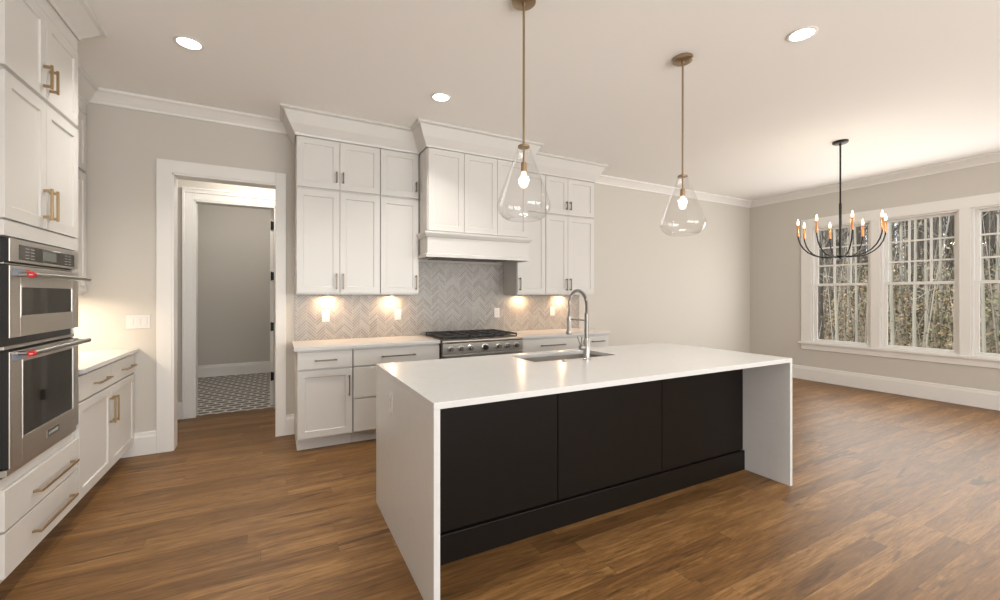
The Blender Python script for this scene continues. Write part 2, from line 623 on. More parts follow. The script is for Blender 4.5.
def window(i, y0, y1):
    """Double-hung unit in the right wall, six panes above, one below."""
    x = XR
    o = bpy.data.objects.new('window_%d' % i, None)
    COL.objects.link(o)
    struct(o)
    fr = 0.022
    f = MB()
    f.box(x + 0.0, x + 0.13, y0, y0 + fr, WZ0, WZ1).box(x + 0.0, x + 0.13, y1 - fr, y1, WZ0, WZ1)
    f.box(x + 0.0, x + 0.13, y0 + fr, y1 - fr, WZ1 - fr, WZ1).box(x + 0.0, x + 0.13, y0 + fr, y1 - fr, WZ0, WZ0 + fr)
    f.build('window_frame', M['trim'], o, bevel=0.002)

    def sash(xa, xb, z0, z1, bot, top, name):
        s = 0.04
        m = MB()
        m.box(xa, xb, y0 + fr, y0 + fr + s, z0, z1).box(xa, xb, y1 - fr - s, y1 - fr, z0, z1)
        m.box(xa, xb, y0 + fr + s, y1 - fr - s, z0, z0 + bot).box(xa, xb, y0 + fr + s, y1 - fr - s, z1 - top, z1)
        return m.build(name, M['trim'], o, bevel=0.003)
    lo = sash(x + 0.030, x + 0.062, WZ0 + fr, 1.548, 0.030, 0.038, 'lower_sash')
    up = sash(x + 0.064, x + 0.096, 1.510, WZ1 - fr, 0.038, 0.030, 'upper_sash')
    ya, yb = y0 + fr + 0.04, y1 - fr - 0.04
    za, zb = 1.548, WZ1 - fr - 0.030
    mt = MB()
    for k in (1, 2):
        yy = ya + (yb - ya) * k / 3
        mt.box(x + 0.070, x + 0.090, yy - 0.011, yy + 0.011, za, zb)
        zz = za + (zb - za) * k / 3
        mt.box(x + 0.0705, x + 0.0895, ya, yb, zz - 0.011, zz + 0.011)
    mt.build('muntin_grid', M['trim'], up)
    MB().box(x + 0.079, x + 0.081, ya, yb, za - 0.002, zb + 0.002).build('pane', M['glass'], up)
    MB().box(x + 0.045, x + 0.047, ya, yb, WZ0 + fr + 0.028, 1.512).build('pane', M['glass'], lo)


for i, (a, c) in enumerate(WINS):
    window(i + 1, a, c)
for i, (xa, xb) in enumerate(((-0.4, 2.8), (3.2, 6.4))):  # unseen rear windows, added to let more light into the room
    o = bpy.data.objects.new('window_%d' % (i + 4), None)
    COL.objects.link(o)
    struct(o)
    f = MB()
    f.box(xa, xa + 0.05, YR - 0.12, YR, 0.4, 2.45).box(xb - 0.05, xb, YR - 0.12, YR, 0.4, 2.45)
    f.box(xa + 0.05, xb - 0.05, YR - 0.12, YR, 2.40, 2.45).box(xa + 0.05, xb - 0.05, YR - 0.12, YR, 0.4, 0.45)
    for k in (1, 2):
        xm = xa + (xb - xa) * k / 3
        f.box(xm - 0.03, xm + 0.03, YR - 0.10, YR - 0.02, 0.45, 2.40)
    f.build('window_frame', M['trim'], o)
    MB().box(xa + 0.05, xb - 0.05, YR - 0.062, YR - 0.06, 0.45, 2.40).build('pane', M['glass'], o)

# casings of the window bank, stool and apron
b = MB()
cx0, cx1 = XR - 0.02, XR
b.box(cx0, cx1, 3.636, 3.785, WZ0, 2.585).box(cx0, cx1, 0.95, 1.098, WZ0, 2.585)
b.box(cx0, cx1, 1.880, 1.982, WZ0, 2.44).box(cx0, cx1, 2.764, 2.873, WZ0, 2.44)
b.box(cx0, cx1, 1.098, 3.636, 2.44, 2.585)
struct(b.build('trim_1', M['trim'], bevel=0.003))
b = MB().box(XR - 0.055, XR + 0.03, 0.92, 3.815, 0.585, 0.615).box(XR - 0.02, XR, 0.95, 3.785, 0.495, 0.585).box(XR - 0.03, XR, 0.95, 3.785, 0.57, 0.585)
struct(b.build('trim_2', M['trim'], bevel=0.004))

# door casings
b = MB()
cy = YB - 0.022
b.box(DX0 - 0.106, DX0, cy, YB, 0, 2.55).box(DX1, DX1 + 0.088, cy, YB, 0, 2.55).box(DX0, DX1, cy, YB, DH, 2.55)
b.box(DX0 - 0.001, DX0 + 0.016, cy + 0.006, YB + T, 0, DH).box(DX1 - 0.004, DX1 + 0.001, cy + 0.006, YB + T, 0, DH).box(DX0, DX1, cy + 0.006, YB + T, DH - 0.016, DH)
struct(b.build('trim_3', M['trim'], bevel=0.003))
b = MB()
cy = 5.77 - 0.022
b.box(DX0 - 0.106, DX0, cy, 5.77, 0, 2.54).box(DX1, DX1 + 0.106, cy, 5.77, 0, 2.54).box(DX0, DX1, cy, 5.77, 2.43, 2.54)
b.box(DX0 - 0.106, DX1 + 0.106, cy - 0.012, 5.77, 2.54, 2.562)
b.box(DX0 - 0.106, DX0 - 0.085, cy - 0.01, 5.77, 0, 2.54).box(DX0 - 0.106, DX1 + 0.1, cy - 0.008, 5.77, 2.505, 2.54)
b.box(DX0, DX0 + 0.018, cy + 0.004, 5.90, 0, 2.43).box(DX1 - 0.018, DX1, cy + 0.004, 5.90, 0, 2.43).box(DX0, DX1, cy + 0.004, 5.90, 2.412, 2.43)
struct(b.build('trim_4', M['trim'], bevel=0.003))
# laundry door swung open into the laundry
o = bpy.data.objects.new('door_1', None)
COL.objects.link(o)
struct(o)
MB().box(-0.064, -0.022, 5.905, 6.70, 0.01, 2.41).build('door_leaf', M['trim'], o, bevel=0.002)
for z in (2.22, 1.60, 0.98, 0.37):
    h = MB().box(-0.050, -0.0215, 5.885, 5.903, z - 0.05, z + 0.05)
    h.tube([(-0.0505, 5.893, z - 0.055), (-0.0505, 5.893, z + 0.055)], 0.007, 10)
    h.build('hinge', M['hinge'], o)

# baseboards
BBP = [(0, 0), (0.018, 0), (0.018, 0.15), (0.014, 0.165), (0.012, 0.19), (0.0, 0.195)]
BBR = [(0, 0), (0.018, 0), (0.018, 0.175), (0.014, 0.19), (0.012, 0.215), (0.0, 0.22)]
struct(MB().sweep([(XL, YB), (DX0 - 0.106, YB)], BBP).build('baseboard_back_left', M['trim']))
struct(MB().sweep([(DX1 + 0.088, YB), (0.16, YB)], BBP).build('baseboard_back_middle', M['trim']))
struct(MB().sweep([(3.672, YB), (XR, YB), (XR, YR)], BBR).build('baseboard_right', M['trim']))
struct(MB().sweep([(-1.61, 5.77), (DX0 - 0.106, 5.77)], BBP).build('baseboard_vestibule', M['trim']))
struct(MB().sweep([(-1.61, 8.55), (0.61, 8.55)], BBP).build('baseboard_laundry', M['trim']))

# crown mouldings
def crown(drop, out, fr=0.02):
    z = CEIL
    return [(0, z - drop), (fr, z - drop), (fr + 0.004, z - drop + 0.018), (out * 0.42, z - drop * 0.58), (out * 0.78, z - 0.030), (out - 0.004, z - 0.022), (out, z - 0.016), (out, z - 0.001), (0, z - 0.001)]


CW = crown(0.105, 0.095, 0.012)
struct(MB().sweep([(-1.365, YB), (0.16, YB)], CW).build('trim_5', M['trim']))
struct(MB().sweep([(3.685, YB), (XR, YB), (XR, YR)], CW).build('trim_6', M['trim']))
CC = crown(0.215, 0.125, 0.006)
struct(MB().sweep([(0.160, YB), (0.160, 4.290), (1.318, 4.290), (1.318, 4.03), (2.505, 4.03), (2.505, 4.290), (3.675, 4.290), (3.675, YB)], CC).build('trim_7', M['cab']))
struct(MB().sweep([(XL, 2.655), (-1.062, 2.655), (-1.062, 3.478), (-1.372, 3.478), (-1.372, YB)], crown(0.13, 0.105, 0.006)).build('trim_8', M['cab']))


# ------------------------------------------------------------------ cabinetry
def pull(parent, x, z, length, vertical, yf=-0.022, proj=0.032, mat=None):
    """Square bar pull on two posts."""
    mat = mat or M['bronze']
    b = MB()
    w = 0.0055
    h = length / 2
    if vertical:
        b.box(x - w, x + w, yf - proj - 0.006, yf - proj + 0.005, z - h, z + h)
        for s in (-1, 1):
            zz = z + s * (h - 0.012)
            b.box(x - w, x + w, yf - proj + 0.005, yf - 0.0005, zz - 0.007, zz + 0.007)
    else:
        b.box(x - h, x + h, yf - proj - 0.006, yf - proj + 0.005, z - w, z + w)
        for s in (-1, 1):
            xx = x + s * (h - 0.012)
            b.box(xx - 0.007, xx + 0.007, yf - proj + 0.005, yf - 0.0005, z - w, z + w)
    return b.build('handle', mat, parent, bevel=0.0015)


def door_front(parent, x0, x1, z0, z1, handle=None, mat=None, hm=None):
    d = MB().shaker(x0 + 0.002, x1 - 0.002, z0, z1).build('door', mat or M['cab'], parent, bevel=0.0012)
    if handle:
        pull(d, *handle, mat=hm)
    return d


def drawer_front(parent, x0, x1, z0, z1, handle=None, mat=None, hm=None):
    d = MB().box(x0 + 0.002, x1 - 0.002, -0.022, 0, z0, z1).build('drawer', mat or M['cab'], parent, bevel=0.0015)
    if handle:
        pull(d, *handle, mat=hm)
    return d


def cabinet(name, label, cat, loc, w, depth, z0, z1, rotz=0.0, toe=0.0, group=None, left_end=False):
    t = thing(name, label, cat, loc, rotz, group)
    b = MB()
    if toe:
        b.box(0.0005, w - 0.0005, 0.001, depth, toe, z1)
        b.box(0.0005, w - 0.0005, 0.07, depth, 0, toe)
    else:
        b.box(0.0005, w - 0.0005, 0.001, depth, z0, z1)
    b.build('body', M['cab'], t, bevel=0.0015)
    return t


RZ = R(90)
DB = M['darkbronze']
# --- back wall, base units (fronts at y = 4.02, carcass from 4.042)
BY = 4.042
t = cabinet('base_cabinet', 'white base cabinet with one drawer over one door, beside the doorway', 'cabinet', (0.162, BY, 0), 0.456, 0.592, 0, 0.884, toe=0.11)
drawer_front(t, 0.0, 0.452, 0.722, 0.866, (0.228, 0.794, 0.185, False), hm=DB)
door_front(t, 0.0, 0.452, 0.122, 0.706, (0.424, 0.555, 0.185, True), hm=DB)
t = cabinet('base_cabinet', 'white three-drawer base cabinet left of the gas range', 'cabinet', (0.62, BY, 0), 0.832, 0.592, 0, 0.884, toe=0.11)
for z0, z1 in ((0.722, 0.866), (0.43, 0.706), (0.122, 0.414)):
    drawer_front(t, 0.004, 0.828, z0, z1, (0.416, (z0 + z1) / 2, 0.325, False), hm=DB)
t = cabinet('base_cabinet', 'wide white drawer base cabinet right of the gas range', 'cabinet', (2.392, BY, 0), 0.850, 0.592, 0, 0.884, toe=0.11)
for z0, z1 in ((0.722, 0.866), (0.43, 0.706), (0.122, 0.414)):
    drawer_front(t, 0.004, 0.846, z0, z1, (0.429, (z0 + z1) / 2, 0.335, False), hm=DB)
t = cabinet('base_cabinet', 'narrow white base cabinet at the far right end of the back run', 'cabinet', (3.244, BY, 0), 0.424, 0.592, 0, 0.884, toe=0.11)
drawer_front(t, 0.004, 0.424, 0.722, 0.866, (0.244, 0.803, 0.19, False), hm=DB)
door_front(t, 0.004, 0.424, 0.122, 0.706, (0.045, 0.58, 0.19, True), hm=DB)

# --- back wall, upper units (door faces at y = 4.29)
UY, UD = 4.312, 0.322
ZA, ZB, ZC, ZD = 1.373, 2.348, 2.372, 2.835


def upper_pair(x0, x1, mid, low_label, up_label, hside=None):
    """Tall wall cabinet with a short one stacked on it."""
    w = x1 - x0
    for lab, nm, za, zb, d0, d1, hz, hl in ((low_label, 'wall_cabinet', ZA, 2.36, ZA + 0.014, ZB, ZA + 0.125, 0.150),
                                          (up_label, 'stacked_wall_cabinet', 2.361, ZD + 0.001, ZC, ZD - 0.004, 2.485, 0.105)):
        t = cabinet(nm, lab, 'cabinet', (x0, UY, 0), w, UD, za, zb)
        if mid:
            m = mid - x0
            door_front(t, 0.002, m, d0, d1, (m - 0.030, hz, hl, True), hm=DB)
            door_front(t, m, w - 0.002, d0, d1, (m + 0.030, hz, hl, True), hm=DB)
        elif hside > 0:
            door_front(t, 0.002, w - 0.002, d0, d1, (w - 0.032, hz, hl, True), hm=DB)
        else:
            door_front(t, 0.002, w - 0.002, d0, d1, (0.032, hz, hl, True), hm=DB)


upper_pair(0.165, 0.922, 0.541,
           'tall white double-door wall cabinet nearest the doorway',
           'short white double-door cabinet stacked above the tall one nearest the doorway')
upper_pair(0.923, 1.318, None,
           'tall white single-door wall cabinet left of the range hood',
           'short white single-door cabinet stacked left of the hood cabinet', hside=1)
upper_pair(2.505, 2.908, None,
           'tall white single-door wall cabinet right of the range hood',
           'short white single-door cabinet stacked right of the hood cabinet', hside=-1)
upper_pair(2.909, 3.668, 3.243,
           'tall white double-door wall cabinet at the far right end of the run',
           'short white double-door cabinet stacked at the far right end of the run')
# cabinet above the hood
t = cabinet('hood_cabinet', 'deep white three-door cabinet above the range hood', 'cabinet', (1.325, 4.05, 0), 1.175, 0.584, 2.0, ZD + 0.001)
for k in range(3):
    x0 = 0.008 + k * 0.3865
    door_front(t, x0, x0 + 0.3865, 2.012, ZD - 0.004)
# wooden hood box
t = thing('range_hood', 'white wooden box range hood projecting over the gas range', 'range hood', (1.325, 4.05, 0))
b = MB().box(0, 1.175, -0.02, 0.0, 1.752, 1.96).box(0, 0.02, 0.0, 0.584, 1.752, 1.96).box(1.155, 1.175, 0.0, 0.584, 1.752, 1.96).box(0.02, 1.155, 0.564, 0.584, 1.80, 1.96)
b.build('body', M['cab'], t, bevel=0.002)
prof = [(0, 1.945), (0.012, 1.95), (0.030, 1.975), (0.034, 1.985), (0.034, 1.998), (0, 1.998)]
MB().sweep([(-0.0005, 0.26), (-0.0005, -0.0205), (1.1755, -0.0205), (1.1755, 0.26)], prof).box(0, 1.175, -0.0195, 0.584, 1.963, 1.998).build('top_moulding', M['cab'], t)
prof = [(0, 1.748), (0.016, 1.748), (0.016, 1.775), (0.006, 1.785), (0, 1.785)]
MB().sweep([(-0.0005, 0.26), (-0.0005, -0.0205), (1.1755, -0.0205), (1.1755, 0.26)], prof).build('bottom_moulding', M['cab'], t)
MB().box(0.02, 1.155, 0.0, 0.564, 1.778, 1.80).build('liner', M['cab'], t)
MB().box(0.12, 1.055, 0.08, 0.50, 1.764, 1.778).build('vent_insert', M['steel'], t, bevel=0.003)
b = MB()
for k in range(3):
    b.box(0.16 + k * 0.29, 0.43 + k * 0.29, 0.12, 0.46, 1.758, 1.764)
b.build('baffle_filter', M['plastic_black'], t)

# --- left wall: oven tower (local x runs along world +y, front faces +x)
TX = -1.083
t = thing('oven_tower_cabinet', 'tall white cabinet holding the double oven, with doors above and drawers below', 'cabinet', (TX, 2.68, 0), RZ)
W = 0.793
D = 0.585
b = MB().box(0, 0.019, 0, D, 0.105, 2.93).box(W - 0.019, W, 0, D, 0.105, 2.93).box(0.019, W - 0.019, D - 0.02, D, 0.105, 2.93)
b.box(0.019, W - 0.019, 0, D - 0.02, 0.105, 0.545).box(0.019, W - 0.019, 0, D - 0.02, 1.632, 2.93).box(0.0, W, 0.07, D, 0, 0.105)
b.build('body', M['cab'], t, bevel=0.0015)
MB().box(0.0, W, -0.020, -0.0005, 1.634, 1.702).build('filler_rail', M['cab'], t, bevel=0.0015)
MB().box(0.0, W, -0.018, -0.0005, 2.842, 2.93).build('frieze', M['cab'], t, bevel=0.0015)
m = 0.388
door_front(t, 0.0, m, 1.712, 2.368, (m - 0.034, 1.84, 0.16, True))
door_front(t, m, W, 1.712, 2.368, (m + 0.034, 1.84, 0.16, True))
door_front(t, 0.0, m, 2.392, 2.835, (m - 0.034, 2.50, 0.125, True))
door_front(t, m, W, 2.392, 2.835, (m + 0.034, 2.50, 0.125, True))
drawer_front(t, 0.0, W, 0.318, 0.497, (0.465, 0.395, 0.45, False))
drawer_front(t, 0.0, W, 0.108, 0.308, (0.455, 0.200, 0.45, False))

# --- double wall oven
t = thing('wall_oven', 'stainless steel double wall oven built into the tall white cabinet', 'oven', (TX, 2.695, 0), RZ)
OW = 0.745
MB().box(0.008, OW - 0.008, 0.0, 0.54, 0.556, 1.622).build('oven_body', M['plastic_black'], t)
for z0, z1, yf in ((1.508, 1.514, -0.012), (0.556, 0.584, -0.022), (1.122, 1.136, -0.014)):
    MB().box(0.0, OW, yf, -0.001, z0, z1).build('vent_trim', M['steel'], t, bevel=0.001)
MB().box(0.001, OW - 0.001, -0.0275, -0.001, 1.520, 1.623).build('panel_core', M['plastic_black'], t)
cp = MB().box(0, OW, -0.032, -0.028, 1.519, 1.624).build('control_panel', M['steel'], t, bevel=0.003)
MB().box(0.075, 0.68, -0.0338, -0.0322, 1.532, 1.602).build('display_glass', M['blackglass'], cp, bevel=0.001)
MB().box(0.30, 0.45, -0.0345, -0.0334, 1.545, 1.590).build('display', M['lcd'], cp)
for xs in ((0.13, 0.18), (0.55, 0.60)):
    b = MB()
    for r_ in range(4):
        for x_ in xs:
            b.box(x_, x_ + 0.035, -0.0343, -0.0334, 1.541 + r_ * 0.015, 1.544 + r_ * 0.015)
    b.build('key_legend', M['mark'], cp)


def oven_door(z0, z1, wz0, wz1, hz, wx0, wx1):
    d = MB()
    bm = d.bm
    # ring with a window opening
    d.box(0, wx0, -0.032, -0.028, z0, z1).box(wx1, OW, -0.032, -0.028, z0, z1)
    d.box(wx0, wx1, -0.032, -0.028, z0, wz0).box(wx0, wx1, -0.032, -0.028, wz1, z1)
    d = d.build('oven_door', M['steel'], t, bevel=0.0012)
    MB().box(0.001, OW - 0.001, -0.0275, -0.003, z0 + 0.001, z1 - 0.001).build('door_core', M['plastic_black'], d)
    f = 0.010
    fr = MB().box(wx0, wx0 + f, -0.0335, -0.0277, wz0, wz1).box(wx1 - f, wx1, -0.0335, -0.0277, wz0, wz1)
    fr.box(wx0 + f, wx1 - f, -0.0335, -0.0277, wz0, wz0 + f).box(wx0 + f, wx1 - f, -0.0335, -0.0277, wz1 - f, wz1)
    fr.build('window_surround', M['steel'], d, bevel=0.0015)
    MB().box(wx0 + f, wx1 - f, -0.0305, -0.0277, wz0 + f, wz1 - f).build('oven_window', M['blackglass'], d)
    h = MB().tube([(0.05, -0.088, hz), (OW - 0.035, -0.088, hz)], 0.013, 16)
    for x in (0.075, OW - 0.06):
        h.tube([(x, -0.032, hz), (x, -0.088, hz)], 0.010, 12)
    h.build('handle', M['chrome'], d, smooth=True)
    h = MB().lathe([(0.0, -0.004), (0.0125, -0.004), (0.0145, 0.0), (0.0145, 0.012), (0.0125, 0.014), (0.0, 0.014)], (0.036, -0.088, hz), 20, 'X').build('handle_medallion', M['red'], d, smooth=True)
    MB().box(0.0312, 0.0322, -0.094, -0.082, hz - 0.002, hz + 0.002).build('medallion_mark', M['plate'], d)
    s = MB().box(0.02, 0.135, -0.0330, -0.0321, z1 - 0.045, z1 - 0.012).build('film_sticker', M['sticker'], d)
    MB().box(0.135, 0.175, -0.0330, -0.0321, z1 - 0.045, z1 - 0.012).build('film_sticker', M['sticker_red'], d)
    return d


oven_door(1.175, 1.502, 1.262, 1.414, 1.462, 0.092, 0.66)
dl = oven_door(0.590, 1.112, 0.695, 1.066, 1.098, 0.106, 0.675)
n = MB().box(0.345, 0.485, -0.0345, -0.0321, 0.626, 0.664).build('nameplate', M['chrome'], dl, bevel=0.002)
b = MB()
for k, w_ in enumerate((0.006, 0.004, 0.008, 0.006, 0.008, 0.004, 0.007, 0.008, 0.004, 0.008)):
    b.box(0.362 + k * 0.0108, 0.362 + k * 0.0108 + w_, -0.0352, -0.0344, 0.638, 0.652)
b.build('nameplate_lettering', M['mark'], dl)

# --- left base and wall cabinets beyond the tower
LB = (TX, 3.476, 0)
t = cabinet('base_cabinet', 'white base cabinet with two drawers and two doors between oven tower and doorway wall', 'cabinet', LB, 1.156, 0.585, 0, 0.884, RZ, toe=0.11)
drawer_front(t, 0.004, 0.575, 0.716, 0.868, (0.36, 0.785, 0.26, False))
drawer_front(t, 0.575, 1.152, 0.716, 0.868, (0.935, 0.785, 0.26, False))
door_front(t, 0.004, 0.575, 0.112, 0.702, (0.540, 0.535, 0.19, True))
door_front(t, 0.575, 1.152, 0.112, 0.702, (0.612, 0.535, 0.19, True))
for nm, lab, za, zb, d0, d1, hz, hl in (('wall_cabinet', 'white double-door wall cabinet behind the oven tower, over the left counter', ZA, 2.36, ZA + 0.014, ZB, ZA + 0.125, 0.15),
                                        ('stacked_wall_cabinet', 'short white cabinet stacked behind the oven tower, above the left counter', 2.361, ZD + 0.085, ZC, ZD - 0.004, 2.485, 0.105)):
    t = cabinet(nm, lab, 'cabinet', (-1.387, 3.476, 0), 1.156, 0.281, za, zb, RZ)
    door_front(t, 0.004, 0.575, d0, d1, (0.540, hz, hl, True))
    door_front(t, 0.575, 1.152, d0, d1, (0.612, hz, hl, True))
    if za > 2:
        MB().box(0.0, 1.156, -0.020, 0.0005, 2.838, 2.919).build('frieze', M['cab'], t, bevel=0.001)

# --- worktops
o = MB().box(XL + 0.001, -1.037, 3.476, YB - 0.001, 0.885, 0.914).build('countertop', M['quartz'], bevel=0.002)
tag(o, 'white quartz countertop on the left base cabinet beyond the oven tower', 'countertop')
o = MB().box(0.137, 1.454, 4.006, YB - 0.001, 0.885, 0.914).build('countertop', M['quartz'], bevel=0.002)
tag(o, 'white quartz countertop between the doorway and the gas range', 'countertop')
o = MB().box(2.388, 3.692, 4.006, YB - 0.001, 0.885, 0.914).build('countertop', M['quartz'], bevel=0.002)
tag(o, 'white quartz countertop right of the gas range', 'countertop')


# --- herringbone backsplash
def herringbone(rects, y):
    bm = bmesh.new()
    L_, W_, g = 0.122, 0.0215, 0.0026
    c, s = math.cos(R(45)), math.sin(R(45))
    out = MB()
    for (x0, x1, z0, z1) in rects:
        cx, cz = 1.92, 1.3
        nmax = int(max(x1 - cx, cx - x0, z1 - cz, cz - z0, 0.6) / W_ * 1.6) + 12
        for i in range(-nmax, nmax):
            for j in range(-nmax // 2, nmax // 2):
                for kind in (0, 1):
                    # lattice of the 3:1 herringbone
                    u0 = i * W_ + j * L_
                    v0 = i * W_ - j * L_
                    if kind == 0:
                        r = (u0, u0 + L_, v0, v0 + W_)
                    else:
                        r = (u0, u0 + W_, v0 + W_, v0 + W_ + L_)
                    a0, a1, b0, b1 = r[0] + g / 2, r[1] - g / 2, r[2] + g / 2, r[3] - g / 2
                    poly = [(a0, b0), (a1, b0), (a1, b1), (a0, b1)]
                    poly = [(cx + p * c - q * s, cz + p * s + q * c) for p, q in poly]
                    xs = [p[0] for p in poly]
                    zs = [p[1] for p in poly]
                    if max(xs) < x0 or min(xs) > x1 or max(zs) < z0 or min(zs) > z1:
                        continue
                    # clip to the rectangle
                    for ax, lim, sign in ((0, x0, 1), (0, x1, -1), (1, z0, 1), (1, z1, -1)):
                        res = []
                        for a, b_ in zip(poly, poly[1:] + poly[:1]):
                            ia = (a[ax] - lim) * sign >= 0
                            ib = (b_[ax] - lim) * sign >= 0
                            if ia:
                                res.append(a)
                            if ia != ib:
                                f = (lim - a[ax]) / (b_[ax] - a[ax])
                                res.append((a[0] + (b_[0] - a[0]) * f, a[1] + (b_[1] - a[1]) * f))
                        poly = res
                        if len(poly) < 3:
                            break
                    if len(poly) < 3:
                        continue
                    ar = abs(sum(a[0] * b_[1] - b_[0] * a[1] for a, b_ in zip(poly, poly[1:] + poly[:1]))) / 2
                    if ar < 2e-6:
                        continue
                    fr = [out.bm.verts.new((p[0], y - 0.0015, p[1])) for p in poly]
                    bk = [out.bm.verts.new((p[0], y, p[1])) for p in poly]
                    out.bm.faces.new(fr)
                    for k in range(len(fr)):
                        k2 = (k + 1) % len(fr)
                        out.bm.faces.new((fr[k], fr[k2], bk[k2], bk[k]))
    bm.free()
    return out


SPL = [(0.163, 1.322, 0.915, 1.3725), (1.322, 2.503, 0.915, 1.745), (2.503, 3.690, 0.915, 1.3725)]
bs = MB()
for (x0, x1, z0, z1) in SPL:
    bs.box(x0, x1, YB - 0.007, YB - 0.0005, z0, z1)
bs = struct(bs.build('backsplash', M['grout']))
herringbone(SPL, YB - 0.007).build('mosaic_tile', M['tile'], bs)

# ------------------------------------------------------------------ gas range
t = thing('gas_range', 'stainless steel gas range with black grates under the wooden hood', 'range', (1.460, 3.96, 0))
GW = 0.922
MB().box(0.002, GW - 0.002, 0.03, 0.655, 0.11, 0.90).box(0.02, GW - 0.02, 0.07, 0.64, 0.0, 0.11).build('range_body', M['range_steel'], t, bevel=0.002)
MB().box(0, GW, 0.02, 0.665, 0.90, 0.916).lathe([(0.0, 0.0), (0.018, 0.0), (0.018, GW), (0.0, GW)], (0, 0.018, 0.898), 16, 'X').build('cooktop', M['range_steel'], t, bevel=0.001)
MB().box(0.03, GW - 0.03, 0.07, 0.63, 0.9162, 0.9195).build('burner_tray', M['iron'], t)
pn = MB().box(0, GW, -0.002, 0.030, 0.775, 0.880).build('control_panel', M['range_steel'], t, bevel=0.002)
for kx in (0.085, 0.195, 0.30, 0.461, 0.622, 0.727, 0.837):
    big = kx == 0.461
    rr = 0.033 if big else 0.027
    k = MB().lathe([(0.0, -0.046), (rr * 0.70, -0.046), (rr * 0.76, -0.042), (rr * 0.82, -0.0095), (0, -0.0095)], (kx, -0.0022, 0.827), 24, 'Y')
    k.box(kx - 0.005, kx + 0.005, -0.054, -0.047, 0.827 - rr * 0.72, 0.827 + rr * 0.72)
    k = k.build('knob', M['iron'] if big else M['darknickel'], pn, smooth=True)
    MB().lathe([(0.0, -0.009), (rr * 1.05, -0.009), (rr * 1.2, -0.005), (rr * 1.2, 0.0), (0, 0.0)], (kx, -0.0022, 0.827), 28, 'Y').build('bezel', M['steel'], k, smooth=True)
d = MB().box(0.006, GW - 0.006, -0.012, 0.028, 0.20, 0.765).build('oven_door', M['range_steel'], t, bevel=0.003)
MB().box(0.18, GW - 0.18, -0.0145, -0.0121, 0.36, 0.62).build('oven_window', M['blackglass'], d)
h = MB().tube([(0.06, -0.065, 0.71), (GW - 0.06, -0.065, 0.71)], 0.013, 14)
for x in (0.09, GW - 0.09):
    h.tube([(x, -0.012, 0.71), (x, -0.065, 0.71)], 0.010, 12)
h.build('handle', M['chrome'], d, smooth=True)
for k in range(3):
    g0 = 0.032 + k * 0.2865
    g1 = g0 + 0.283
    gr = MB()
    zt0, zt1 = 0.938, 0.953
    for yy in (0.065, 0.345, 0.622):
        gr.box(g0, g1, yy, yy + 0.013, zt0, zt1)
    for xx in (g0, g0 + 0.135, g1 - 0.013):
        gr.box(xx, xx + 0.013, 0.065, 0.635, zt0 + 0.0005, zt1 + 0.0005)
    for yc in (0.205, 0.485):
        for dx in (-1, 1):
            gr.box(g0 + 0.1415 + dx * 0.07 - 0.05, g0 + 0.1415 + dx * 0.07 + 0.05, yc - 0.005, yc + 0.005, zt0, zt1 + 0.002)
    for xx in (g0, g1 - 0.013):
        for yy in (0.065, 0.622):
            gr.box(xx, xx + 0.013, yy, yy + 0.013, 0.9196, zt0)
    gr.build('grate', M['iron'], t, bevel=0.0015)
    for yc in (0.205, 0.485):
        bn = MB().lathe([(0, 0.0), (0.052, 0.0), (0.048, 0.008), (0.036, 0.009), (0.036, 0.014), (0.0, 0.015)], (g0 + 0.1415, yc, 0.9197), 24)
        bn.build('burner', M['darkmetal'], t, smooth=True)
MB().box(0.0, GW, 0.640, 0.664, 0.916, 0.945).build('back_trim', M['range_steel'], t, bevel=0.002)

# ------------------------------------------------------------------ kitchen island
IX0, IX1, IY0, IY1 = 0.585, 3.278, 1.696, 2.847
TH = 0.029
SX0, SX1, SY0, SY1 = 1.548, 2.285, 2.415, 2.755
t = thing('kitchen_island', 'black island base with three flat panels under the white quartz', 'kitchen island', (IX0 + TH, 2.04, 0))
ix = IX1 - IX0 - 2 * TH
MB().box(0.001, ix - 0.001, 0.02, 0.04, 0.0, 0.884).box(0.001, 0.02, 0.04, 0.78, 0.0, 0.884).box(ix - 0.02, ix - 0.001, 0.04, 0.78, 0.0, 0.884).box(0.02, ix - 0.02, 0.74, 0.78, 0.1, 0.884).box(0.02, ix - 0.02, 0.04, 0.74, 0.08, 0.11).build('body', M['black'], t)
seams = [0.001, 1.469 - IX0 - TH, 2.341 - IX0 - TH, ix - 0.001]
for a, c in zip(seams, seams[1:]):
    MB().box(a + 0.003, c - 0.003, 0.0, 0.0195, 0.157, 0.884).build('panel', M['black'], t, bevel=0.002)
MB().box(0.0005, ix - 0.0005, -0.014, 0.0195, 0.0, 0.150).build('plinth', M['black'], t, bevel=0.003)
for k in range(4):
    x0 = 0.022 + k * (ix - 0.044) / 4
    MB().shaker(-(x0 + (ix - 0.044) / 4 - 0.003), -x0, 0.12, 0.868, yb=0.0, yf=-0.02).build('door', M['black'], t, loc=(0, 0.7805, 0), rot=(0, 0, PI))

t = thing('island_countertop', 'white quartz island top with waterfall sides and sink cutout', 'countertop', (IX0, IY0, 0))
b = MB()
bm = b.bm
w_, d_ = IX1 - IX0, IY1 - IY0
hx0, hx1, hy0, hy1 = SX0 - IX0, SX1 - IX0, SY0 - IY0, SY1 - IY0


def rect(x0, x1, y0, y1, z):
    return [bm.verts.new(p) for p in ((x0, y0, z), (x1, y0, z), (x1, y1, z), (x0, y1, z))]


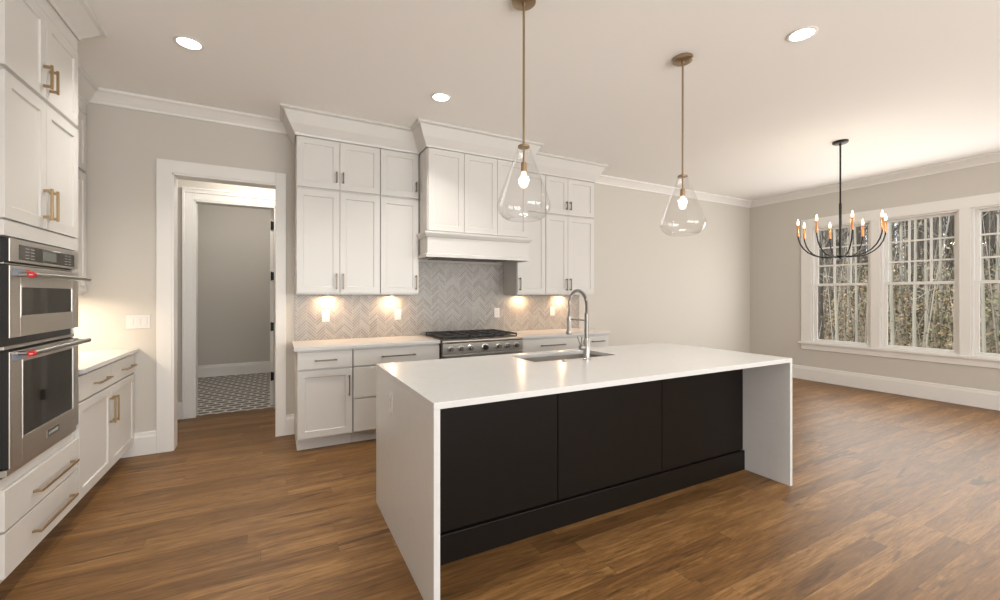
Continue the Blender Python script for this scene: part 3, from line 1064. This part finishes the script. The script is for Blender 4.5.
zt, zb = 0.914, 0.885
ot, ob = rect(0, w_, 0, d_, zt), rect(0, w_, 0, d_, zb)
it_, ib_ = rect(hx0, hx1, hy0, hy1, zt), rect(hx0, hx1, hy0, hy1, zb)
for k in range(4):
    k2 = (k + 1) % 4
    bm.faces.new((ot[k], ot[k2], it_[k2], it_[k]))
    bm.faces.new((ob[k], ib_[k], ib_[k2], ob[k2]))
    bm.faces.new((ot[k], ob[k], ob[k2], ot[k2]))
    bm.faces.new((it_[k], it_[k2], ib_[k2], ib_[k]))
b.build('slab', M['quartz'], t, bevel=0.002)
MB().box(0, TH, 0, d_, 0, 0.8849).build('waterfall_side', M['quartz'], t, bevel=0.0015)
MB().box(w_ - TH, w_, 0, d_, 0, 0.8849).build('waterfall_side', M['quartz'], t, bevel=0.0015)

# sink
t = thing('sink', 'stainless undermount sink in the white island top', 'sink', (SX0, SY0, 0))
sw, sd = SX1 - SX0, SY1 - SY0
b = MB()
bm = b.bm


def ring(m, z, r=0.03):
    vs = []
    for cx, cy, a0 in ((sw - m - r, sd - m - r, 0), (m + r, sd - m - r, 90), (m + r, m + r, 180), (sw - m - r, m + r, 270)):
        for k in range(5):
            a = R(a0 + 22.5 * k)
            vs.append(bm.verts.new((cx + r * math.cos(a), cy + r * math.sin(a), z)))
    return vs


rs = [ring(-0.02, 0.883), ring(-0.004, 0.883), ring(0.0, 0.70), ring(0.02, 0.672), ring(0.06, 0.668)]
for a, c in zip(rs, rs[1:]):
    for k in range(20):
        bm.faces.new((a[k], a[(k + 1) % 20], c[(k + 1) % 20], c[k]))
bm.faces.new(rs[-1])
b.build('basin', M['range_steel'], t, smooth=True)
MB().lathe([(0, 0.002), (0.03, 0.001), (0.042, 0.004), (0.045, 0.0), (0.045, -0.004)], (sw / 2, sd * 0.62, 0.670), 24).build('drain', M['chrome'], t, smooth=True)

# faucet
FX, FY = 1.935, 2.345
t = thing('faucet', 'tall spring-neck pull-down faucet standing at the sink', 'faucet', (FX, FY, 0.914))
MB().lathe([(0, 0.0), (0.028, 0.0), (0.028, 0.006), (0.023, 0.010), (0.023, 0.135), (0.019, 0.14), (0.019, 0.15), (0, 0.15)], seg=24).build('base', M['chrome'], t, smooth=True)
MB().tube([(0, 0, 0.15), (0, 0, 0.325)], 0.0145, 16).build('stem', M['darknickel'], t, smooth=True)
pts = [(0, 0, 0.325)]
rr = 0.10
for k in range(0, 25):
    a = PI * k / 24
    pts.append((0, rr - rr * math.cos(a), 0.385 + rr * math.sin(a)))
pts.append((0, 2 * rr, 0.36))
pts.append((0, 2 * rr, 0.30))
MB().tube(pts, 0.007, 12).build('hose', M['plastic_black'], t, smooth=True)
# coil spring wound round the hose
dense = []
for a, c in zip(pts, pts[1:]):
    a, c = Vector(a), Vector(c)
    n_ = max(2, int((c - a).length / 0.0012))
    for k in range(n_):
        dense.append((a.lerp(c, k / n_), (c - a).normalized()))
coil = []
s_ = 0.0
for k, (p, d_t) in enumerate(dense):
    side = Vector((1, 0, 0))
    up = d_t.cross(side).normalized()
    coil.append(p + (side * math.cos(s_) + up * math.sin(s_)) * 0.0105)
    s_ += 2 * PI * 0.0012 / 0.0072
MB().tube(coil, 0.0026, 6).build('spring', M['chrome'], t, smooth=True)
MB().lathe([(0, 0.30), (0.012, 0.30), (0.014, 0.29), (0.016, 0.20), (0.021, 0.19), (0.022, 0.168), (0.019, 0.160), (0, 0.160)], (0, 2 * rr, 0.0), 24).build('spray_head', M['chrome'], t, smooth=True)
MB().tube([(0, 0.012, 0.275), (0, 2 * rr - 0.014, 0.275)], 0.0055, 10).lathe([(0.0135, -0.008), (0.021, -0.008), (0.021, 0.008), (0.0135, 0.008)], (0, 2 * rr, 0.275), 20, close=True).build('holder_arm', M['chrome'], t, smooth=True)
MB().tube([(-0.02, 0, 0.085), (-0.058, 0, 0.085)], 0.0165, 16).tube([(-0.048, 0, 0.092), (-0.085, -0.006, 0.165)], [0.006, 0.0045], 10).build('lever', M['chrome'], t, smooth=True)
o = MB().lathe([(0, 0.0), (0.019, 0.0), (0.019, 0.004), (0.017, 0.006), (0.011, 0.006), (0.010, 0.009), (0, 0.009)], (0, 0, 0), 24).build('air_switch', M['chrome'], loc=(1.745, 2.355, 0.9142), smooth=True)
tag(o, 'small round metal push button on the island top, left of the faucet', 'button')


# ------------------------------------------------------------------ outlets and switches
def outlet(label, loc, rotz=0.0, gangs=1, switch=False, w=0.072, h=0.117, group=None):
    t = thing('switch_plate' if switch else 'wall_outlet', label, 'light switch' if switch else 'outlet', loc, rotz, group)
    W_ = w + 0.046 * (gangs - 1)
    MB().box(-W_ / 2, W_ / 2, -0.006, -0.0005, -h / 2, h / 2).build('cover_plate', M['plate'], t, bevel=0.002)
    for g in range(gangs):
        x = (g - (gangs - 1) / 2) * 0.046
        if switch:
            MB().box(x - 0.016, x + 0.016, -0.009, -0.0061, -0.033, 0.033).build('rocker', M['plate'], t, bevel=0.002)
        else:
            i = MB().box(x - 0.017, x + 0.017, -0.008, -0.0061, -0.034, 0.034).build('receptacle', M['plate'], t, bevel=0.001)
            s = MB()
            for zc in (-0.017, 0.017):
                s.box(x - 0.008, x - 0.006, -0.0084, -0.0079, zc - 0.001, zc + 0.007)
                s.box(x + 0.006, x + 0.008, -0.0084, -0.0079, zc - 0.001, zc + 0.007)
                s.box(x - 0.002, x + 0.002, -0.0084, -0.0079, zc - 0.009, zc - 0.005)
            s.build('slots', M['slot'], i)


YO = YB - 0.0095
outlet('white outlet in the tile backsplash, nearest the doorway', (0.447, YO, 1.155))
outlet('white outlet in the tile backsplash, just left of the gas range', (1.182, YO, 1.155))
outlet('white outlet in the tile backsplash, just right of the gas range', (2.409, YO, 1.150))
outlet('white outlet in the tile backsplash, behind the faucet near the right end', (3.238, YO, 1.155))
outlet('white three-gang switch plate on the wall left of the doorway', (-1.038, YB, 1.141), gangs=3, switch=True)
outlet('white outlet on the waterfall side of the island', (IX0, 2.425, 0.752), R(-90))


# ------------------------------------------------------------------ ceiling lights
def can(label, x, y):
    t = thing('recessed_light', label, 'ceiling light', (x, y, CEIL))
    MB().lathe([(0.085, -0.0005), (0.085, -0.004), (0.079, -0.007), (0.068, -0.006), (0.066, -0.0005)], (0, 0, 0), 32, close=True).build('trim_ring', M['trim'], t, smooth=True)
    MB().lathe([(0.0, -0.0025), (0.066, -0.0025), (0.066, -0.0008), (0.0, -0.0008)], (0, 0, 0), 32).build('lens', M['lens'], t)
    lamp('can_lamp', 'AREA', (0, 0, -0.012), P_CAN, SOFT, size=0.13, parent=t, spread=112)
    return t


can('round recessed ceiling light nearest the oven tower', -0.512, 3.463)
can('round recessed ceiling light in front of the hood cabinet', 1.239, 3.405)
can('round recessed ceiling light right of the farther glass pendant', 2.995, 1.493)
for x, y in ((-0.512, 1.45), (1.239, 0.2), (2.995, -0.6), (-0.2, -1.8), (5.6, -1.2)):
    lamp('unseen_fill_lamp', 'AREA', (x, y, CEIL - 0.012), P_CAN, SOFT, size=0.13, spread=112)  # bare lamps without fixtures, added out of view as fill
lamp('vestibule_lamp', 'POINT', (-0.15, 5.25, 2.85), 16.0, SOFT, size=0.12)
lamp('laundry_fill_light', 'POINT', (-0.3, 7.2, 2.85), 20.0, SOFT, size=0.15)  # unseen point light added to brighten the laundry


# ------------------------------------------------------------------ pendants
def pendant(label, x, y):
    t = thing('glass_pendant', label, 'pendant light', (x, y, 0))
    MB().lathe([(0, CEIL), (0.068, CEIL), (0.068, CEIL - 0.022), (0.062, CEIL - 0.027), (0.010, CEIL - 0.027), (0.009, CEIL - 0.045), (0, CEIL - 0.045)], (0, 0, -0.0008), 32).build('canopy', M['brass_rod'], t, smooth=True)
    MB().tube([(0, 0, 2.218), (0, 0, CEIL - 0.03)], 0.0068, 12).build('rod', M['brass_rod'], t, smooth=True)
    MB().lathe([(0, 2.222), (0.018, 2.222), (0.034, 2.214), (0.034, 2.204), (0.0, 2.204)], (0, 0, 0), 24).build('cap', M['brass_rod'], t, smooth=True)
    MB().lathe([(0, 2.203), (0.006, 2.203), (0.006, 2.125), (0.015, 2.120), (0.0165, 2.110), (0.0165, 2.068), (0.0, 2.068)], (0, 0, 0), 20).build('socket', M['bronze'], t, smooth=True)
    prof = [(0.040, 2.200), (0.042, 2.185), (0.054, 2.150), (0.072, 2.105), (0.093, 2.050), (0.114, 1.995), (0.133, 1.945), (0.147, 1.905), (0.1525, 1.880), (0.150, 1.855), (0.140, 1.832), (0.122, 1.812), (0.100, 1.799), (0.088, 1.795)]
    inner = [(r - 0.003, z) for r, z in reversed(prof)]
    MB().lathe(prof + inner, (0, 0, 0), 48, close=True).build('glass_shade', M['pglass'], t, smooth=True)
    MB().lathe([(0, 2.067), (0.012, 2.067), (0.013, 2.055), (0.022, 2.028), (0.025, 2.010), (0.022, 1.990), (0.012, 1.978), (0, 1.976)], (0, 0, 0), 20).build('bulb', M['bulb'], t, smooth=True)
    lamp('pendant_lamp', 'POINT', (0, 0, 2.0), P_PENDANT, WARM, size=0.035, parent=t)


pendant('clear glass teardrop pendant hanging over the near left end of the island', 1.243, 2.055)
pendant('clear glass teardrop pendant hanging over the far right end of the island', 2.549, 2.040)

# ------------------------------------------------------------------ chandelier
CX, CY = 5.46, 2.34
t = thing('chandelier', 'black eight-arm chandelier with copper candle sleeves in the dining area', 'chandelier', (CX, CY, 0))
MB().lathe([(0, CEIL - 0.001), (0.072, CEIL - 0.001), (0.072, CEIL - 0.018), (0.060, CEIL - 0.026), (0.012, CEIL - 0.028), (0.010, CEIL - 0.05), (0, CEIL - 0.05)], (0, 0, 0), 32).build('canopy', M['darkmetal'], t, smooth=True)
MB().tube([(0, 0, 1.80), (0, 0, 2.37)], 0.0125, 14).tube([(0, 0, 2.37), (0, 0, CEIL - 0.03)], 0.0085, 12).build('rod', M['darkmetal'], t, smooth=True)
MB().lathe([(0, 1.755), (0.010, 1.757), (0.014, 1.768), (0.045, 1.772), (0.048, 1.782), (0.048, 1.796), (0.020, 1.806), (0.0, 1.806)], (0, 0, 0), 24).build('hub', M['darkmetal'], t, smooth=True)
RC = 0.385
for k in range(8):
    a = R(37.5 + 45 * k)
    ca, sa = math.cos(a), math.sin(a)
    prof = [(0.03, 1.786), (0.10, 1.784), (0.17, 1.789), (0.235, 1.808), (0.29, 1.842), (0.335, 1.89), (0.365, 1.945), (0.381, 2.00), (RC, 2.035)]
    arm = MB().tube([(r * ca, r * sa, z) for r, z in prof], 0.0068, 10).build('arm', M['darkmetal'], t, smooth=True)
    MB().lathe([(0, 2.030), (0.013, 2.030), (0.013, 2.150), (0.011, 2.155), (0.0, 2.155)], (RC * ca, RC * sa, 0), 16).build('candle_sleeve', M['copper'], arm, smooth=True)
    MB().lathe([(0, 2.154), (0.008, 2.155), (0.0115, 2.170), (0.0125, 2.182), (0.009, 2.203), (0.003, 2.224), (0, 2.229)], (RC * ca, RC * sa, 0), 14).build('flame_bulb', M['candle_bulb'], arm, smooth=True)
    lamp('candle_lamp', 'POINT', (RC * ca, RC * sa, 2.20), P_CANDLE, WARM, size=0.02, parent=arm)

# ------------------------------------------------------------------ under-cabinet lights
def puck(label, x, y, power, color=(1.0, 0.64, 0.36)):
    t = thing('puck_light', label, 'cabinet light', (x, y, ZA))
    MB().lathe([(0, -0.0006), (0.032, -0.0006), (0.032, -0.010), (0.026, -0.012), (0.026, -0.009), (0, -0.009)], (0, 0, 0), 24).build('housing', M['chrome'], t, smooth=True)
    MB().lathe([(0, -0.0092), (0.0255, -0.0092), (0.0255, -0.0112), (0, -0.0112)], (0, 0, 0), 20).build('lens', M['puck'], t)
    lamp('puck_lamp', 'AREA', (0, 0, -0.016), power, color, size=0.07, parent=t)


puck('small puck light under the tall double-door wall cabinet nearest the doorway', 0.46, 4.55, P_PUCK)
puck('small puck light under the single-door wall cabinet left of the hood', 1.10, 4.55, P_PUCK)
puck('small puck light under the single-door wall cabinet right of the hood', 2.72, 4.55, P_PUCK)
puck('small puck light under the double-door wall cabinet at the far right end', 3.34, 4.55, P_PUCK)
puck('small puck light over the left counter, beside the oven tower', -1.53, 3.80, P_PUCK * 1.3, (1.0, 0.80, 0.58))
puck('small puck light over the left counter, beside the doorway wall', -1.50, 4.30, P_PUCK * 2.2, (1.0, 0.80, 0.58))

# ------------------------------------------------------------------ outdoors: sloping woods beyond the dining windows
rnd = random.Random(7)


def gz(x, y):
    return -0.75 + max(0.0, x - 10) * 0.065 + 0.15 * math.sin(x * 0.7 + y * 0.4)


b = MB()
bm = b.bm
nx, ny = 40, 40
grid = [[bm.verts.new((7.9 + 50 * i / nx, -14 + 60 * j / ny, gz(7.9 + 50 * i / nx, -14 + 60 * j / ny))) for j in range(ny + 1)] for i in range(nx + 1)]
for i in range(nx):
    for j in range(ny):
        bm.faces.new((grid[i][j], grid[i + 1][j], grid[i + 1][j + 1], grid[i][j + 1]))
struct(b.build('ground', M['ground'], smooth=True))
CS, CC_ = math.sin(R(27.947)), math.cos(R(27.947))


def px_to_y(px, x):
    """World y at depth plane x for a sight line through picture column px."""
    a = (px - 500) / 422.46
    dx, dy = CS + a * CC_, CC_ - a * CS
    return x * dy / dx


ORD = ['first', 'second', 'third', 'fourth', 'fifth', 'sixth', 'seventh', 'eighth', 'ninth', 'tenth', 'eleventh', 'twelfth', 'thirteenth', 'fourteenth', 'fifteenth', 'sixteenth']


def tree(x, y, r, h, kind, label, group):
    t = thing('bare_tree' if kind == 'big' else 'sapling', label, 'tree', (x, y, gz(x, y) - 0.1), 0.0, group)
    mat = M['bark'] if kind == 'big' else M['sapling']
    n = 9
    px = py = 0.0
    lx, ly = rnd.uniform(-.03, .03), rnd.uniform(-.03, .03)
    pts, rads = [], []
    for k in range(n):
        f = k / (n - 1)
        pts.append((px, py, h * f))
        rads.append(r * (1.25 if k == 0 else 1.0) * (1 - 0.72 * f))
        px += lx * h / n + rnd.uniform(-.3, .3) * r * 1.2
        py += ly * h / n + rnd.uniform(-.3, .3) * r * 1.2
    MB().tube(pts, rads, 10 if kind == 'big' else 7).build('trunk', mat, t, smooth=True)
    br = MB()
    nb = 16 if kind == 'big' else 9
    for k in range(nb):
        f = rnd.uniform(0.18, 0.95)
        i = min(int(f * (n - 1)), n - 2)
        g = f * (n - 1) - i
        p = Vector(pts[i]).lerp(Vector(pts[i + 1]), g)
        rb = (rads[i] * (1 - g) + rads[i + 1] * g) * rnd.uniform(0.25, 0.45)
        a = rnd.uniform(0, 2 * PI)
        ln = rnd.uniform(0.8, 2.4) * (1.0 if kind == 'big' else 0.45)
        d = Vector((math.cos(a), math.sin(a), rnd.uniform(0.3, 0.9))).normalized()
        q = [p]
        for s in range(4):
            d = (d + Vector((rnd.uniform(-.3, .3), rnd.uniform(-.3, .3), rnd.uniform(-.1, .3)))).normalized()
            q.append(q[-1] + d * ln / 4)
        br.tube(q, [rb, rb * .75, rb * .5, rb * .35, rb * .15], 5)
        for s in range(3):
            j = rnd.randint(1, 3)
            e = (d + Vector((rnd.uniform(-1, 1), rnd.uniform(-1, 1), rnd.uniform(-.2, .6)))).normalized()
            br.tube([q[j], q[j] + e * ln * .25, q[j] + e * ln * .45 + Vector((0, 0, ln * .1))], [rb * .4, rb * .25, rb * .1], 4)
    br.build('branches', mat, t)
    return t


WN = ['leftmost dining window', 'middle dining window', 'rightmost dining window']
SPOTS = [
    [(820, 15, .13, 'b'), (826, 24, .05, 's'), (831, 19, .20, 'b'), (838, 13.5, .045, 's'), (843, 27, .16, 'b'), (848, 17, .05, 's'), (853, 22, .19, 'b'), (858, 14, .04, 's'), (862, 29, .15, 'b')],
    [(889, 26, .15, 'b'), (894, 14, .05, 's'), (900, 18, .06, 's'), (908, 24, .045, 's'), (914, 12.5, .04, 's'), (919, 20, .24, 'b'), (926, 15, .045, 's'), (934, 28, .17, 'b'), (940, 19, .05, 's'), (947, 23, .11, 'b')],
    [(980, 21, .12, 'b'), (985, 14, .04, 's'), (990, 26, .22, 'b'), (996, 17, .05, 's'), (1003, 20, .18, 'b'), (1012, 16, .05, 's'), (1022, 22, .17, 'b'), (1034, 15, .1, 'b')],
]
for wi, row in enumerate(SPOTS):
    cnt = {'b': 0, 's': 0}
    tot = {k: sum(1 for q in row if q[3] == k) for k in 'bs'}
    for (px, x, r, k) in row:
        o_ = ORD[cnt[k]]
        cnt[k] += 1
        if k == 'b':
            lab = '%s thick grey bare tree from the left outside the %s' % (o_, WN[wi])
            tree(x, px_to_y(px, x), r, rnd.uniform(10, 14), 'big', lab, 'thick bare trees in the woods')
        else:
            lab = '%s slim pale sapling from the left outside the %s' % (o_, WN[wi])
            tree(x, px_to_y(px, x), r, rnd.uniform(6, 9), 'sapling', lab, 'pale saplings in the woods')


def leaves(mb, c, n, spread, size):
    for _ in range(n):
        p = Vector(c) + Vector((rnd.gauss(0, spread[0]), rnd.gauss(0, spread[1]), rnd.gauss(0, spread[2])))
        a = Vector((rnd.uniform(-1, 1), rnd.uniform(-1, 1), rnd.uniform(-1, 1))).normalized()
        c2 = a.cross(Vector((rnd.uniform(-1, 1), rnd.uniform(-1, 1), rnd.uniform(-1, 1)))).normalized()
        s = size * rnd.uniform(.6, 1.4)
        mb.quad(p - a * s, p - c2 * s * .5, p + a * s, p + c2 * s * .5)


und, grn, twg = MB(), MB(), MB()
for _ in range(620):
    px = rnd.uniform(790, 1045)
    x = rnd.uniform(14, 34)
    y = px_to_y(px, x)
    z = gz(x, y)
    hgt = rnd.uniform(0.4, 3.0)
    tgt = grn if rnd.random() < (0.5 if px > 955 else 0.14) else und
    leaves(tgt, (x, y, z + hgt * .5), 46, (.45, .45, hgt * .38), .026 + .0014 * x)
for _ in range(650):
    px = rnd.uniform(785, 1050)
    x = rnd.uniform(13, 36)
    y = px_to_y(px, x)
    z = gz(x, y)
    h_ = rnd.uniform(1.0, 5.5)
    lx, ly = rnd.uniform(-.25, .25) * h_, rnd.uniform(-.25, .25) * h_
    r_ = rnd.uniform(.005, .016) * (0.6 + x / 30)
    twg.tube([(x, y, z - .05), (x + lx * .4 + rnd.uniform(-.1, .1), y + ly * .4, z + h_ * .5), (x + lx, y + ly, z + h_)], [r_, r_ * .7, r_ * .2], 4, caps=False)
far = MB()
for _ in range(190):
    px = rnd.uniform(780, 1055)
    x = rnd.uniform(33, 44)
    y = px_to_y(px, x)
    z = gz(x, y)
    h_ = rnd.uniform(9, 15)
    lx, ly = rnd.uniform(-.05, .05) * h_, rnd.uniform(-.05, .05) * h_
    r_ = rnd.uniform(.03, .13)
    far.tube([(x, y, z - .1), (x + lx * .5, y + ly * .5, z + h_ * .5), (x + lx, y + ly, z + h_)], [r_, r_ * .7, r_ * .2], 5, caps=False)
    for _k in range(12):
        f = rnd.uniform(.15, .95)
        p = Vector((x + lx * f, y + ly * f, z + h_ * f))
        e = Vector((rnd.uniform(-1, 1), rnd.uniform(-1, 1), rnd.uniform(.2, 1))).normalized() * rnd.uniform(1, 2.4)
        far.tube([p, p + e * .5, p + e + Vector((0, 0, .3))], [r_ * .3, r_ * .2, r_ * .08], 4, caps=False)
for _ in range(420):
    x, y = rnd.uniform(14, 34), rnd.uniform(-10, 34)
    hgt = rnd.uniform(0.4, 3.0)
    leaves(grn if rnd.random() < .25 else und, (x, y, gz(x, y) + hgt * .5), 40, (.5, .5, hgt * .38), .026 + .0014 * x)
for _ in range(150):
    x, y = rnd.uniform(33, 44), rnd.uniform(-16, 44)
    z, h_, r_ = gz(x, y), rnd.uniform(9, 15), rnd.uniform(.05, .16)
    lx, ly = rnd.uniform(-.05, .05) * h_, rnd.uniform(-.05, .05) * h_
    far.tube([(x, y, z - .1), (x + lx * .5, y + ly * .5, z + h_ * .5), (x + lx, y + ly, z + h_)], [r_, r_ * .7, r_ * .2], 5, caps=False)
    for _k in range(10):
        f = rnd.uniform(.15, .95)
        p = Vector((x + lx * f, y + ly * f, z + h_ * f))
        e = Vector((rnd.uniform(-1, 1), rnd.uniform(-1, 1), rnd.uniform(.2, 1))).normalized() * rnd.uniform(1, 2.4)
        far.tube([p, p + e * .5, p + e + Vector((0, 0, .3))], [r_ * .3, r_ * .2, r_ * .08], 4, caps=False)
tag(und.build('dry_undergrowth', M['dryleaf']), 'tan dry leafy undergrowth on the ground outside the dining windows', 'undergrowth', kind='stuff')
tag(grn.build('green_undergrowth', M['greenleaf']), 'olive green brush among the trees outside, thickest in the rightmost window', 'undergrowth', kind='stuff')
tag(twg.build('bare_thicket', M['twig']), 'thicket of bare pale stems between the trees outside', 'undergrowth', kind='stuff')
tag(far.build('distant_woods', M['bark']), 'wall of thin grey trees far off at the back of the woods', 'trees', kind='stuff')
